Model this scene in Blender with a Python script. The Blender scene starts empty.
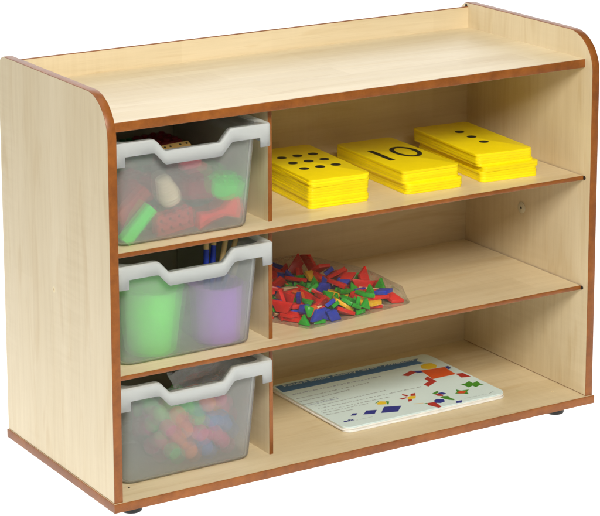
import bpy, bmesh, math, random
from mathutils import Vector, Matrix, Quaternion, noise
R = math.radians
random.seed(11)
S = bpy.context.scene
COL = S.collection

# ------------------------------------------------------------------ materials
def new_mat(name):
    m = bpy.data.materials.new(name); m.use_nodes = True
    nt = m.node_tree; nt.nodes.clear()
    out = nt.nodes.new('ShaderNodeOutputMaterial')
    return m, nt, out
def N(nt, t, **kw):
    n = nt.nodes.new(t)
    for k, v in kw.items():
        if k in n.inputs: n.inputs[k].default_value = v
        else: setattr(n, k, v)
    return n
def L(nt, a, b): nt.links.new(a, b)
def mix_col(nt, fac, a, b, blend='MIX'):
    n = nt.nodes.new('ShaderNodeMix'); n.data_type = 'RGBA'; n.blend_type = blend
    for s, v in ((n.inputs[0], fac), (n.inputs[6], a), (n.inputs[7], b)):
        if hasattr(v, 'is_output'): L(nt, v, s)
        else: s.default_value = v if not isinstance(v, tuple) or len(v) == 4 else (*v, 1)
    return n.outputs[2]
def ramp(nt, src, stops):
    r = nt.nodes.new('ShaderNodeValToRGB')
    while len(r.color_ramp.elements) < len(stops): r.color_ramp.elements.new(.5)
    for e, (p, c) in zip(r.color_ramp.elements, stops):
        e.position = p; e.color = (*c, 1) if len(c) == 3 else c
    L(nt, src, r.inputs[0]); return r.outputs[0]
def plastic(name, c, rough=.4, spec=.4, var=.06, bump=.0, scale=40):
    m, nt, out = new_mat(name)
    p = N(nt, 'ShaderNodeBsdfPrincipled', Roughness=rough); p.inputs['Specular IOR Level'].default_value = spec
    tc = N(nt, 'ShaderNodeTexCoord'); no = N(nt, 'ShaderNodeTexNoise', Scale=scale, Detail=3.0)
    L(nt, tc.outputs['Object'], no.inputs['Vector'])
    a = tuple(x*(1-var) for x in c); b = tuple(min(1, x*(1+var)) for x in c)
    L(nt, ramp(nt, no.outputs[0], [(.3, a), (.7, b)]), p.inputs['Base Color'])
    if bump:
        bn = N(nt, 'ShaderNodeBump', Strength=bump, Distance=.001); n2 = N(nt, 'ShaderNodeTexNoise', Scale=scale*6, Detail=4.0)
        L(nt, tc.outputs['Object'], n2.inputs['Vector']); L(nt, n2.outputs[0], bn.inputs['Height']); L(nt, bn.outputs[0], p.inputs['Normal'])
    L(nt, p.outputs[0], out.inputs[0]); return m

MAPLE = (.732, .616, .408)
def maple(name, grain, knots=(), seed=0.0, tone=1.0):
    """maple-effect laminate, grain along 'x' or 'z'; knots = [(x,y,z,radius)] in the board's own coordinates"""
    m, nt, out = new_mat(name)
    p = N(nt, 'ShaderNodeBsdfPrincipled', Roughness=.36); p.inputs['Specular IOR Level'].default_value = .5
    tc = N(nt, 'ShaderNodeTexCoord'); sx = N(nt, 'ShaderNodeSeparateXYZ'); L(nt, tc.outputs['Object'], sx.inputs[0])
    along = sx.outputs['X'] if grain == 'x' else sx.outputs['Z']
    o1 = sx.outputs['Y']; o2 = sx.outputs['Z'] if grain == 'x' else sx.outputs['X']
    ad = N(nt, 'ShaderNodeMath', operation='ADD'); L(nt, o1, ad.inputs[0]); L(nt, o2, ad.inputs[1])
    cb = N(nt, 'ShaderNodeCombineXYZ'); L(nt, along, cb.inputs[0]); L(nt, ad.outputs[0], cb.inputs[1]); cb.inputs[2].default_value = seed
    base = cb.outputs[0]
    def mapped(s):
        q = N(nt, 'ShaderNodeMapping'); q.inputs['Scale'].default_value = s; L(nt, base, q.inputs['Vector']); return q.outputs[0]
    def tex(s, detail, dist=0.0, rough=.55):
        t = N(nt, 'ShaderNodeTexNoise', Scale=1.0, Detail=detail, Roughness=rough, Distortion=dist); L(nt, mapped(s), t.inputs['Vector']); return t.outputs[0]
    c = tuple(x*tone for x in MAPLE)
    broad = ramp(nt, tex((1.7, 11, 1), 3.0, .35), [(.28, tuple(a*b for a, b in zip(c, (.955, .935, .895)))), (.5, c), (.74, tuple(min(1, a*b) for a, b in zip(c, (1.05, 1.06, 1.09))))])
    fine = ramp(nt, tex((5, 190, 1), 5.0, .1, .65), [(.25, (.88, .86, .82)), (.62, (1, 1, 1))])
    col = mix_col(nt, .5, broad, fine, 'MULTIPLY')
    # cathedral figure: stretched rings
    wv = N(nt, 'ShaderNodeTexWave', Scale=1.0, Distortion=7.0, Detail=3.0); wv.inputs['Detail Scale'].default_value = 1.2; wv.bands_direction = 'Y'; L(nt, mapped((.9, 9, 1)), wv.inputs['Vector'])
    col = mix_col(nt, .32, col, ramp(nt, wv.outputs['Color'], [(.0, (.93, .905, .86)), (.35, (1, 1, 1)), (1, (1, 1, 1))]), 'MULTIPLY')
    pores = ramp(nt, tex((11, 430, 1), 3.0, .0, .6), [(.58, (1, 1, 1)), (.70, (.86, .81, .72))])
    col = mix_col(nt, .45, col, pores, 'MULTIPLY')
    # staves glued side by side, each a touch different
    br = N(nt, 'ShaderNodeTexBrick', Scale=1.0); br.offset = .37
    br.inputs['Color1'].default_value = (.885, .86, .81, 1); br.inputs['Color2'].default_value = (1, 1, 1, 1); br.inputs['Mortar'].default_value = (.96, .95, .92, 1)
    br.inputs['Mortar Size'].default_value = .0006; br.inputs['Mortar Smooth'].default_value = 1; br.inputs['Brick Width'].default_value = .62; br.inputs['Row Height'].default_value = .083
    L(nt, mapped((1, 1, 0)), br.inputs['Vector'])
    col = mix_col(nt, .75 if grain == 'x' else .22, col, br.outputs['Color'], 'MULTIPLY')
    # short darker flecks and faint cross-grain ripple
    fl = ramp(nt, tex((3.2, 24, 1), 2.0, 1.2), [(.56, (1, 1, 1)), (.72, (.87, .80, .68))])
    col = mix_col(nt, .6, col, fl, 'MULTIPLY')
    rp = ramp(nt, tex((95, 8, 1), 2.0, .4), [(.35, (.96, .95, .93)), (.6, (1, 1, 1))])
    msk = ramp(nt, tex((2.2, 5, 1), 1.0), [(.45, (0, 0, 0)), (.65, (1, 1, 1))])
    col = mix_col(nt, msk, col, mix_col(nt, 1.0, col, rp, 'MULTIPLY'))
    for kx, ky, kz, kr in knots:
        vs = N(nt, 'ShaderNodeVectorMath', operation='DISTANCE'); L(nt, tc.outputs['Object'], vs.inputs[0]); vs.inputs[1].default_value = (kx, ky, kz)
        dv = N(nt, 'ShaderNodeMath', operation='DIVIDE'); L(nt, vs.outputs['Value'], dv.inputs[0]); dv.inputs[1].default_value = kr
        ring = ramp(nt, dv.outputs[0], [(0, (.30, .15, .05)), (.18, (.45, .27, .09)), (.34, (.80, .64, .32)), (.8, (.88, .78, .52)), (1.0, (.88, .78, .52))])
        mk = ramp(nt, dv.outputs[0], [(.5, (.8, .8, .8)), (1.0, (0, 0, 0))])
        col = mix_col(nt, mk, col, ring)
    L(nt, col, p.inputs['Base Color'])
    bn = N(nt, 'ShaderNodeBump', Strength=.06, Distance=.0006); L(nt, tex((8, 260, 1), 4.0), bn.inputs['Height']); L(nt, bn.outputs[0], p.inputs['Normal'])
    rr = ramp(nt, tex((4, 40, 1), 3.0), [(.3, (.31,)*3), (.7, (.42,)*3)]); L(nt, rr, p.inputs['Roughness'])
    L(nt, p.outputs[0], out.inputs[0]); return m

def edging(name):
    m, nt, out = new_mat(name)
    p = N(nt, 'ShaderNodeBsdfPrincipled', Roughness=.36); p.inputs['Specular IOR Level'].default_value = .45
    tc = N(nt, 'ShaderNodeTexCoord')
    n1 = N(nt, 'ShaderNodeTexNoise', Scale=55.0, Detail=6.0, Roughness=.7); L(nt, tc.outputs['Object'], n1.inputs['Vector'])
    mp = N(nt, 'ShaderNodeMapping'); mp.inputs['Scale'].default_value = (12, 12, 12); L(nt, tc.outputs['Object'], mp.inputs['Vector'])
    n2 = N(nt, 'ShaderNodeTexNoise', Scale=1.0, Detail=4.0); L(nt, mp.outputs[0], n2.inputs['Vector'])
    c1 = ramp(nt, n1.outputs[0], [(.3, (.22, .066, .009)), (.7, (.335, .108, .016))])
    c2 = ramp(nt, n2.outputs[0], [(.32, (.74, .70, .66)), (.68, (1.0, 1.0, 1.0))])
    L(nt, mix_col(nt, 1.0, c1, c2, 'MULTIPLY'), p.inputs['Base Color'])
    bn = N(nt, 'ShaderNodeBump', Strength=.12, Distance=.0006); L(nt, n1.outputs[0], bn.inputs['Height']); L(nt, bn.outputs[0], p.inputs['Normal'])
    L(nt, p.outputs[0], out.inputs[0]); return m

def frosted(name, milk, tint, rough, ior, clear=.0):
    """translucent polypropylene: scatters part of the light, lets the rest through blurred"""
    m, nt, out = new_mat(name)
    df = N(nt, 'ShaderNodeBsdfDiffuse'); tl = N(nt, 'ShaderNodeBsdfTranslucent'); rf = N(nt, 'ShaderNodeBsdfRefraction', Roughness=rough, IOR=ior)
    gl = N(nt, 'ShaderNodeBsdfGlossy', Roughness=.42)
    for n in (df, tl): n.inputs['Color'].default_value = (*tint, 1)
    rf.inputs['Color'].default_value = (.97, .985, .985, 1)
    tc = N(nt, 'ShaderNodeTexCoord'); no = N(nt, 'ShaderNodeTexNoise', Scale=14.0, Detail=4.0); L(nt, tc.outputs['Object'], no.inputs['Vector'])
    mr = N(nt, 'ShaderNodeMapRange'); mr.inputs[3].default_value = milk-.04; mr.inputs[4].default_value = milk+.04; L(nt, no.outputs[0], mr.inputs[0])
    bn = N(nt, 'ShaderNodeBump', Strength=.05, Distance=.0008); n3 = N(nt, 'ShaderNodeTexNoise', Scale=420.0, Detail=2.0); L(nt, tc.outputs['Object'], n3.inputs['Vector']); L(nt, n3.outputs[0], bn.inputs['Height'])
    L(nt, bn.outputs[0], gl.inputs['Normal'])
    s1 = N(nt, 'ShaderNodeMixShader'); s1.inputs[0].default_value = .5; L(nt, df.outputs[0], s1.inputs[1]); L(nt, tl.outputs[0], s1.inputs[2])
    s2 = N(nt, 'ShaderNodeMixShader'); L(nt, mr.outputs[0], s2.inputs[0]); s0 = N(nt, 'ShaderNodeMixShader'); s0.inputs[0].default_value = clear; tr = N(nt, 'ShaderNodeBsdfTransparent'); tr.inputs[0].default_value = (.96, .98, .98, 1); L(nt, rf.outputs[0], s0.inputs[1]); L(nt, tr.outputs[0], s0.inputs[2]); L(nt, s0.outputs[0], s2.inputs[1]); L(nt, s1.outputs[0], s2.inputs[2])
    fr = N(nt, 'ShaderNodeFresnel', IOR=1.22); s3 = N(nt, 'ShaderNodeMixShader'); L(nt, fr.outputs[0], s3.inputs[0]); L(nt, s2.outputs[0], s3.inputs[1]); L(nt, gl.outputs[0], s3.inputs[2])
    L(nt, s3.outputs[0], out.inputs[0]); return m

def clear_film(name, haze, rough=.12):
    m, nt, out = new_mat(name)
    tr = N(nt, 'ShaderNodeBsdfTransparent'); tr.inputs[0].default_value = (.99, .99, .99, 1)
    gl = N(nt, 'ShaderNodeBsdfGlossy', Roughness=rough); df = N(nt, 'ShaderNodeBsdfDiffuse'); df.inputs[0].default_value = (.8, .8, .8, 1)
    tc = N(nt, 'ShaderNodeTexCoord'); no = N(nt, 'ShaderNodeTexNoise', Scale=38.0, Detail=3.0, Distortion=1.2); L(nt, tc.outputs['Object'], no.inputs['Vector'])
    bn = N(nt, 'ShaderNodeBump', Strength=.45, Distance=.006); vo = N(nt, 'ShaderNodeTexVoronoi', Scale=26.0); vo.feature = 'DISTANCE_TO_EDGE'; wr = N(nt, 'ShaderNodeMix'); wr.data_type = 'VECTOR'; wr.inputs[0].default_value = .12
    L(nt, tc.outputs['Object'], wr.inputs[4]); L(nt, no.outputs['Color'], wr.inputs[5]); L(nt, wr.outputs[1], vo.inputs['Vector'])
    cr = ramp(nt, vo.outputs['Distance'], [(0, (1, 1, 1)), (.10, (0, 0, 0))]); am = N(nt, 'ShaderNodeMath', operation='ADD'); L(nt, no.outputs[0], am.inputs[0]); L(nt, cr, am.inputs[1])
    L(nt, am.outputs[0], bn.inputs['Height']); L(nt, bn.outputs[0], gl.inputs['Normal'])
    fr = N(nt, 'ShaderNodeFresnel', IOR=1.32); L(nt, bn.outputs[0], fr.inputs['Normal'])
    s1 = N(nt, 'ShaderNodeMixShader'); s1.inputs[0].default_value = haze; L(nt, tr.outputs[0], s1.inputs[1]); L(nt, df.outputs[0], s1.inputs[2])
    fm = N(nt, 'ShaderNodeMath', operation='MULTIPLY'); fm.inputs[1].default_value = .5; L(nt, fr.outputs[0], fm.inputs[0])
    s2 = N(nt, 'ShaderNodeMixShader'); L(nt, fm.outputs[0], s2.inputs[0]); L(nt, s1.outputs[0], s2.inputs[1]); L(nt, gl.outputs[0], s2.inputs[2])
    L(nt, s2.outputs[0], out.inputs[0]); return m

# ------------------------------------------------------------------ mesh helpers
def tag(o, label=None, cat=None, group=None, kind=None):
    for k, v in (('label', label), ('category', cat), ('group', group), ('kind', kind)):
        if v: o[k] = v
    return o
def empty(name, loc, label, cat, group=None, rot=None):
    o = bpy.data.objects.new(name, None); COL.objects.link(o); o.location = loc; o.empty_display_size = .05
    if rot is not None: o.rotation_euler = rot
    return tag(o, label, cat, group)
def obj(name, verts, faces, mat, parent=None, loc=(0, 0, 0), smooth=None, bevel=0, bseg=2, mats=None, fm=None, data=None):
    if data is None:
        me = bpy.data.meshes.new(name)
        bm = bmesh.new(); vs = [bm.verts.new(v) for v in verts]
        for i, f in enumerate(faces):
            try:
                q = bm.faces.new([vs[k] for k in f])
                if fm: q.material_index = fm[i]
            except ValueError: pass
        bmesh.ops.recalc_face_normals(bm, faces=bm.faces)
        if bevel:
            ed = [e for e in bm.edges if len(e.link_faces) == 2 and e.calc_face_angle(0) > R(25)]
            bmesh.ops.bevel(bm, geom=ed, offset=bevel, segments=bseg, profile=.5, affect='EDGES', clamp_overlap=True)
        bm.to_mesh(me); bm.free()
        for q in (mats or [mat]): me.materials.append(q)
        if smooth is not None:
            for p in me.polygons: p.use_smooth = True
            me.set_sharp_from_angle(angle=R(smooth))
    else: me = data
    o = bpy.data.objects.new(name, me); COL.objects.link(o); o.location = loc
    if parent: o.parent = parent
    return o
def box_vf(x0, x1, y0, y1, z0, z1):
    v = [(x0, y0, z0), (x1, y0, z0), (x1, y1, z0), (x0, y1, z0), (x0, y0, z1), (x1, y0, z1), (x1, y1, z1), (x0, y1, z1)]
    return v, [(0, 3, 2, 1), (4, 5, 6, 7), (0, 1, 5, 4), (1, 2, 6, 5), (2, 3, 7, 6), (3, 0, 4, 7)]
def prism_vf(poly, z0, z1):
    n = len(poly); v = [(x, y, z0) for x, y in poly] + [(x, y, z1) for x, y in poly]
    return v, [tuple(range(n))[::-1], tuple(range(n, 2*n))] + [(i, (i+1) % n, n+(i+1) % n, n+i) for i in range(n)]
def lathe_vf(prof, n=32, close=False):
    v = []; f = []
    for r, z in prof: v += [(r*math.cos(2*math.pi*k/n), r*math.sin(2*math.pi*k/n), z) for k in range(n)]
    m = len(prof)
    for i in range(m if close else m-1):
        a = i*n; b = ((i+1) % m)*n
        f += [(a+k, a+(k+1) % n, b+(k+1) % n, b+k) for k in range(n)]
    if not close:
        f.append(tuple(range(n))[::-1]); f.append(tuple(range((m-1)*n, m*n)))
    return v, f
def merge(*vfs):
    V = []; F = []
    for v, f in vfs:
        o = len(V); V += v; F += [tuple(i+o for i in q) for q in f]
    return V, F
def xf(vf, M): return [tuple(M @ Vector(p)) for p in vf[0]], vf[1]
def rrect(hx, hy, r, n=6):
    P = []
    for cx, cy, a0 in ((hx-r, hy-r, 0), (-hx+r, hy-r, 90), (-hx+r, -hy+r, 180), (hx-r, -hy+r, 270)):
        P += [(cx+r*math.cos(R(a0+90*k/n)), cy+r*math.sin(R(a0+90*k/n))) for k in range(n+1)]
    return P

# ------------------------------------------------------------------ setting: white sweep, translucent so added lamps behind it wash out shadows
FZ = -.042
m, nt, out = new_mat('translucent_white')
df = N(nt, 'ShaderNodeBsdfDiffuse'); tl = N(nt, 'ShaderNodeBsdfTranslucent')
no = N(nt, 'ShaderNodeTexNoise', Scale=30.0); cc = ramp(nt, no.outputs[0], [(.3, (.93,)*3), (.7, (.95,)*3)])
L(nt, cc, df.inputs[0]); L(nt, cc, tl.inputs[0])
s = N(nt, 'ShaderNodeMixShader'); s.inputs[0].default_value = .8; L(nt, df.outputs[0], s.inputs[1]); L(nt, tl.outputs[0], s.inputs[2]); L(nt, s.outputs[0], out.inputs[0])
prof = [(-7.0, FZ), (4.0, FZ)] + [(4.0+2.0*math.sin(R(9*k)), FZ+2.0-2.0*math.cos(R(9*k))) for k in range(1, 11)] + [(6.0, 6.5)]
V = [(x, y, z) for y, z in prof for x in (-9, 11)]
fl = obj('floor', V, [(2*k, 2*k+1, 2*k+3, 2*k+2) for k in range(len(prof)-1)], m, smooth=60)
tag(fl, 'white sweep lit through by added lamps, under and behind the storage unit', 'floor', kind='structure')

# ------------------------------------------------------------------ storage unit
W, D, HP, T, E, EF = 1.1202, .4642, .7685, .018, .0024, .0043
ZT, Z1, Z2, TS = .7137, .4699, .2354, .0091
RT, RS, RD, XD, BG, HB = .0258, .0214, .0639, .3721, .0312, .7595
YB = D - BG
M_SIDE = maple('maple_side', 'z', [(0, .2371, .3509+.042, .0075)], 3.1)
M_SIDER = maple('maple_side_right', 'z', [], 7.7, .97)
M_X = maple('maple_shelf', 'x', [], 1.3)
M_BASE = maple('maple_base', 'x', [(1.0621, .0601, .042, .004)], 5.4)
M_TOP = maple('maple_top', 'x', [], 9.2)
M_BACK = maple('maple_back', 'x', [], 12.6, .97)
M_DIV = maple('maple_divider', 'z', [], 15.0)
M_EDGE = edging('cherry_edging')
M_BLACK = plastic('black_rubber', (.018, .018, .018), .5)
M_DARK = plastic('dark_hole', (.02, .013, .008), .7)
unit = empty('storage_unit', (0, 0, FZ), 'maple effect open shelving unit with cherry brown edges, three bays high on the left', 'storage unit')

def board(name, outline, axis, a0, a1, mat, parent=unit, bw=.0018):
    """panel with its edge band: outline is a 2D polygon, extruded a0..a1 along axis ('x': outline = (y,z); 'z': (x,y); 'y': (x,z))"""
    n = len(outline)
    area = sum(outline[i][0]*outline[(i+1) % n][1]-outline[(i+1) % n][0]*outline[i][1] for i in range(n))
    if area < 0: outline = outline[::-1]
    def off(d):
        P = []
        for i in range(n):
            p0, p1, p2 = (Vector(outline[k % n]) for k in (i-1, i, i+1))
            e1 = (p1-p0).normalized(); e2 = (p2-p1).normalized()
            n1 = Vector((-e1.y, e1.x)); n2 = Vector((-e2.y, e2.x)); b = (n1+n2); b = b/max(.3, b.dot(n1))
            P.append(p1 + b*d)
        return P
    def to3(p, a):
        q = {'x': (a, p[0], p[1]), 'y': (p[0], a, p[1]), 'z': (p[0], p[1], a)}[axis]
        return (q[0], q[1], q[2]-FZ)
    core = off(bw-.0004); v = [to3(p, a0) for p in core]+[to3(p, a1) for p in core]
    f = [tuple(range(n)), tuple(range(n, 2*n))]+[(i, (i+1) % n, n+(i+1) % n, n+i) for i in range(n)]
    b = obj(name, v, f, mat, parent)
    g = .0002; r = .0011; lo, hi = a0+g, a1-g
    prof = [(bw, lo), (r, lo), (r*.3, lo+r*.3), (0, lo+r), (0, hi-r), (r*.3, hi-r*.3), (r, hi), (bw, hi)]
    V = []
    for d, a in prof: V += [to3(p, a) for p in off(d)]
    m_ = len(prof); F = []
    for j in range(m_):
        k = (j+1) % m_
        F += [(j*n+i, j*n+(i+1) % n, k*n+(i+1) % n, k*n+i) for i in range(n)]
    obj('edge_band', V, F, M_EDGE, b, smooth=40)
    return b
def arc(cx, cy, r, a0, a1, n): return [(cx+r*math.cos(R(a0+(a1-a0)*k/n)), cy+r*math.sin(R(a0+(a1-a0)*k/n))) for k in range(n+1)]
RF, RB = .080, .030
side = [(D, .0)] + arc(D-RB, HP-RB, RB, 0, 90, 8) + arc(RF, HP-RF, RF, 90, 180, 18) + [(0, .0)]
sl = board('side_panel', side, 'x', 0, T, M_SIDE)
sr = board('side_panel', side, 'x', W-T, W, M_SIDER)
def rect(a, b, c, d): return [(a, c), (b, c), (b, d), (a, d)]
base = board('base', rect(-E, W+E, -EF, D+.001), 'z', -T, -.0001, M_BASE)
board('top', rect(T-.0022, W-T+.0022, RT, YB+.0022), 'z', ZT-T, ZT, M_TOP)
board('back_panel', rect(T-.0024, W-T+.0024, -.0022, HB), 'y', YB, YB+.0065, M_BACK)
GAP = .0016
shelves = []
for z in (Z1, Z2):
    s_ = board('shelf', rect(T+GAP, W-T-GAP, RS, YB+.0023), 'z', z-TS, z, M_X)
    shelves.append(s_)
    v, f = prism_vf([(.0041*math.cos(k*math.pi/8), .0041*math.sin(k*math.pi/8)) for k in range(16)], 0, .0014)
    Mx = Matrix.Translation((W-T-.0013, RS-.0022, z-TS/2-FZ)) @ Matrix.Rotation(R(90), 4, 'Y')
    v, f = xf((v, f), Mx); obj('shelf_groove', v, f, M_DARK, unit)
for z0, z1 in ((.0008, Z2-TS-.0003), (Z2+.0008, Z1-TS-.0003), (Z1+.0008, ZT-T-.0003)):
    board('divider', rect(RD, YB+.0021, z0-.0030, z1+.0025), 'x', XD, XD+TS, M_DIV)
# feet
for x in (.0605, 1.0600):
    for y in (.050, .41):
        v, f = lathe_vf([(.0165, -T-.0004), (.0175, -T-.006), (.0195, -.030), (.0205, -.039), (.0195, FZ+.0002)], 28)
        obj('foot', [(a+x, b+y, c-FZ) for a, b, c in v], f, M_BLACK, unit, smooth=35)
# cover cap and screws
M_CAP = plastic('cream_cap', (.62, .57, .42), .35)
v, f = lathe_vf([(.0125, 0), (.0125, .0012), (.0112, .002), (.0030, .0021), (.0026, .0012), (.0001, .0012)], 28)
Mx = Matrix.Translation((W-T-.0001, .2291, .3541-FZ)) @ Matrix.Rotation(R(-90), 4, 'Y')
cap = obj('cover_cap', *xf((v, f), Mx), M_CAP, unit, smooth=40)
v, f = lathe_vf([(.0024, .0013), (.0024, .0022), (.0001, .0022)], 14)
obj('screw_hole', *xf((v, f), Mx), M_DARK, cap)
def screw(M_):
    v, f = lathe_vf([(.0036, 0), (.0036, .0006), (.0028, .0009), (.0001, .0007)], 16)
    obj('screw', *xf((v, f), M_), M_DARK, unit, smooth=40)
screw(Matrix.Translation((W-T-.0001, .4398, .7610-FZ)) @ Matrix.Rotation(R(-90), 4, 'Y'))
v, f = lathe_vf([(.0022, 0), (.0022, .0004), (.0001, .0004)], 14)
obj('screw', *xf((v, f), Matrix.Translation((.0593, .0564, .0-FZ))), M_DARK, unit)

# ------------------------------------------------------------------ trays
M_TUB = frosted('frosted_tub', .215, (.93, .98, .96), .14, 1.32, .58)
M_RIM = frosted('frosted_rim', .64, (.95, .985, .98), .4, 1.3)
def tray(cx, y0, z0, label, H=.203, dip=.0245):
    t = empty('storage_tray', (cx, y0, z0), label, 'tray', 'frosted trays in the left bays')
    DEP = .372
    def zs(x):               # scooped front edge
        a = abs(x)
        pts = [(0, H-dip), (.0575, H-dip), (.0615, H-dip+.0025), (.0775, H-.004), (.0815, H-.0008), (.087, H), (9, H)]
        for (p, q), (p2, q2) in zip(pts, pts[1:]):
            if a <= p2: return q+(q2-q)*(a-p)/(p2-p)
    xs = [-.087, -.0815, -.0775, -.0695, -.0615, -.0575, -.04, -.02, 0, .02, .04, .0575, .0615, .0695, .0775, .0815, .087]
    NC = 6
    def ring(hx, yf, yb, r, tabs=None):
        P = []
        # front edge left -> right
        fx = [-(hx-r)]+([-tabs-.0004, -tabs+.0004] if tabs else [-.105, -.096])+xs+([tabs-.0004, tabs+.0004] if tabs else [.096, .105])+[hx-r]
        P += [(x, yf, 'f') for x in fx]
        P += [(hx-r+r*math.sin(R(90*k/NC)), yf+r-r*math.cos(R(90*k/NC)), 'c') for k in range(1, NC+1)]
        P += [(hx, yf+r+(yb-yf-2*r)*k/6, 's') for k in range(1, 6)]
        P += [(hx-r+r*math.cos(R(90*k/NC)), yb-r+r*math.sin(R(90*k/NC)), 's') for k in range(0, NC+1)]
        P += [((hx-r)*(1-2*k/5), yb, 's') for k in range(1, 5)]
        P += [(-hx+r-r*math.sin(R(90*k/NC)), yb-r+r*math.cos(R(90*k/NC)), 's') for k in range(0, NC+1)]
        P += [(-hx, yf+r+(yb-yf-2*r)*(1-k/6), 's') for k in range(1, 6)]
        P += [(-hx+r-r*math.cos(R(90*k/NC)), yf+r-r*math.sin(R(90*k/NC)), 'c') for k in range(0, NC)]
        return P
    hxb, hxt = .140, .1485; yfb, yft = .034, .0125; ybb, ybt = DEP-.02, DEP-.008
    # tub: bottom fillet then walls
    V = []; F = []
    levels = [(0, .011, .0), (.0012, .006, .0), (.0035, .0025, .0), (.0065, .0008, .0), (.011, 0, 0)] + [(None, k/7, 0) for k in range(1, 8)]
    rings = []
    for lv, (z, inset, _) in enumerate(levels):
        if z is not None:
            P = ring(hxb-inset, yfb+inset, ybb-inset, .022)
            rings.append([(x, y, z) for x, y, k in P])
        else:
            u = inset
            Pb = ring(hxb, yfb, ybb, .022); Pt = ring(hxt, yft, ybt, .022)
            rings.append([(b[0]+(q[0]-b[0])*u, b[1]+(q[1]-b[1])*u, .011+((zs(q[0]) if q[2] == 'f' else H)-.0012-.011)*u) for b, q in zip(Pb, Pt)])
    n = len(rings[0])
    for r_ in rings: V += r_
    for j in range(len(rings)-1): F += [(j*n+i, j*n+(i+1) % n, (j+1)*n+(i+1) % n, (j+1)*n+i) for i in range(n)]
    F.append(tuple(range(n))[::-1])
    tub = obj('tub', V, F, M_TUB, t, smooth=35)
    sm = tub.modifiers.new('wall', 'SOLIDIFY'); sm.thickness = .0022; sm.offset = -1
    # rim: flat lip, then a skirt (deep at the sides, shallow along the scooped front)
    V = []; F = []; rings = []
    Pt = ring(hxt, yft, ybt, .022); Po = ring(.1645, .0014, DEP-.0004, .008, .1425); Pe = ring(.166, 0, DEP, .009, .1425)
    top = lambda q: zs(q[0]) if q[2] == 'f' else H
    def drop(q):
        if q[2] == 'f' and abs(q[0]) < .1425: return .0232
        return .0415
    rings.append([(b[0], b[1], top(b)-.0006) for b in Pt])
    rings.append([(q[0], q[1], top(q)) for q in Po])
    rings.append([(q[0], q[1], top(q)-.0016) for q in Pe])
    rings.append([(q[0], q[1], top(q)-drop(q)) for q in Pe])
    n = len(rings[0])
    for r_ in rings: V += r_
    for j in range(3): F += [(j*n+i, j*n+(i+1) % n, (j+1)*n+(i+1) % n, (j+1)*n+i) for i in range(n)]
    rim = obj('rim', V, F, M_RIM, t, smooth=35)
    sm = rim.modifiers.new('wall', 'SOLIDIFY'); sm.thickness = .0024; sm.offset = 1
    return t
tray(.1848, .018, Z1+.0006, 'frosted plastic tray in the top left bay, filled with building blocks')
tray(.1940, .027, Z2+.0006, 'frosted plastic tray in the middle left bay, holding a green and a purple cup')
tray(.1940, .030, .0006, 'frosted plastic tray in the bottom left bay, with a bag of coloured beads inside')

# ------------------------------------------------------------------ number cards
M_CARD = plastic('yellow_card', (.95, .77, .004), .36, .35, .03)
_nt = M_CARD.node_tree; _p = next(n for n in _nt.nodes if n.type == 'BSDF_PRINCIPLED'); _src = _p.inputs['Base Color'].links[0].from_socket
_oi = N(_nt, 'ShaderNodeObjectInfo'); _hs = N(_nt, 'ShaderNodeHueSaturation'); _mr = N(_nt, 'ShaderNodeMapRange'); _mr.inputs[3].default_value = .90; _mr.inputs[4].default_value = 1.06
L(_nt, _oi.outputs['Random'], _mr.inputs[0]); L(_nt, _mr.outputs[0], _hs.inputs['Value']); L(_nt, _src, _hs.inputs['Color']); L(_nt, _hs.outputs[0], _p.inputs['Base Color'])
M_INK = plastic('black_ink', (.012, .014, .012), .5, .3)
CT = .0052
proto = None
ORD = ['topmost', 'second from the top', 'third from the top', 'fourth from the top', 'fifth from the top', 'sixth from the top', 'seventh from the top', 'eighth from the top', 'ninth from the top', 'tenth from the top', 'lowest']
def card_stack(cx, cy, rot, n, face, which, drift, seed):
    global proto
    rnd = random.Random(seed)
    for k in range(n):       # 0 = bottom
        u = k/(n-1)
        if k == 0 or k == n-1 or rnd.random() < .42: jx, jy, ja = rnd.uniform(-.0014, .0014), rnd.uniform(-.0016, .0016), (0 if k == n-1 else rnd.uniform(-.9, .9))
        x = cx + drift[0]*(1-u if drift[2] == 0 else (1 if u < drift[2] else 0)) + jx
        y = cy + drift[1]*(1-u if drift[2] == 0 else (1 if u < drift[2] else 0)) + jy
        a = R(rot + ja)
        i = n-1-k; lab = ORD[i] if k else 'lowest'
        label = ('yellow number card showing %s on top of %s stack' % (face, which)) if i == 0 else 'yellow plastic card %s in %s stack' % (lab, which)
        z = Z1 + .0002 + k*(CT+.00005)
        t = empty('number_card', (x, y, z), label, 'card', 'yellow number cards in three stacks', (0, 0, a))
        if proto is None:
            proto = obj('card_body', *prism_vf(rrect(.067, .134, .011, 6), 0, CT), M_CARD, t, smooth=30, bevel=.0004, bseg=2)
        else:
            c = proto.copy(); COL.objects.link(c); c.parent = t
        if i == 0: top = t
    return top
def disc(x, y, r, z, n=28): return prism_vf([(x+r*math.cos(2*math.pi*k/n), y+r*math.sin(2*math.pi*k/n)) for k in range(n)], z, z+.0003)
t1 = card_stack(.565, .2237, -4.5, 11, 'nine dots', 'the left', (-.002, .001, 0), 1)
for i in (-1, 0, 1):
    for j in (-1, 0, 1): obj('dot', *disc(.0015+i*.0355, .0065+j*.0495, .0102, CT), M_INK, t1)
t2 = card_stack(.7735, .2220, -2.2, 9, 'the number 10', 'the middle', (.0045, -.007, .42), 2)
obj('digit', *prism_vf([(-.0405, -.041), (-.0285, -.041), (-.0285, .049), (-.0405, .049)], CT, CT+.0003), M_INK, t2)
V = []; F = []; n = 48
for rx, ry in ((.0285, .0450), (.0180, .0345)):
    V += [(.0265+rx*math.cos(2*math.pi*k/n), .0075+ry*math.sin(2*math.pi*k/n), CT+.0003) for k in range(n)]
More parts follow.
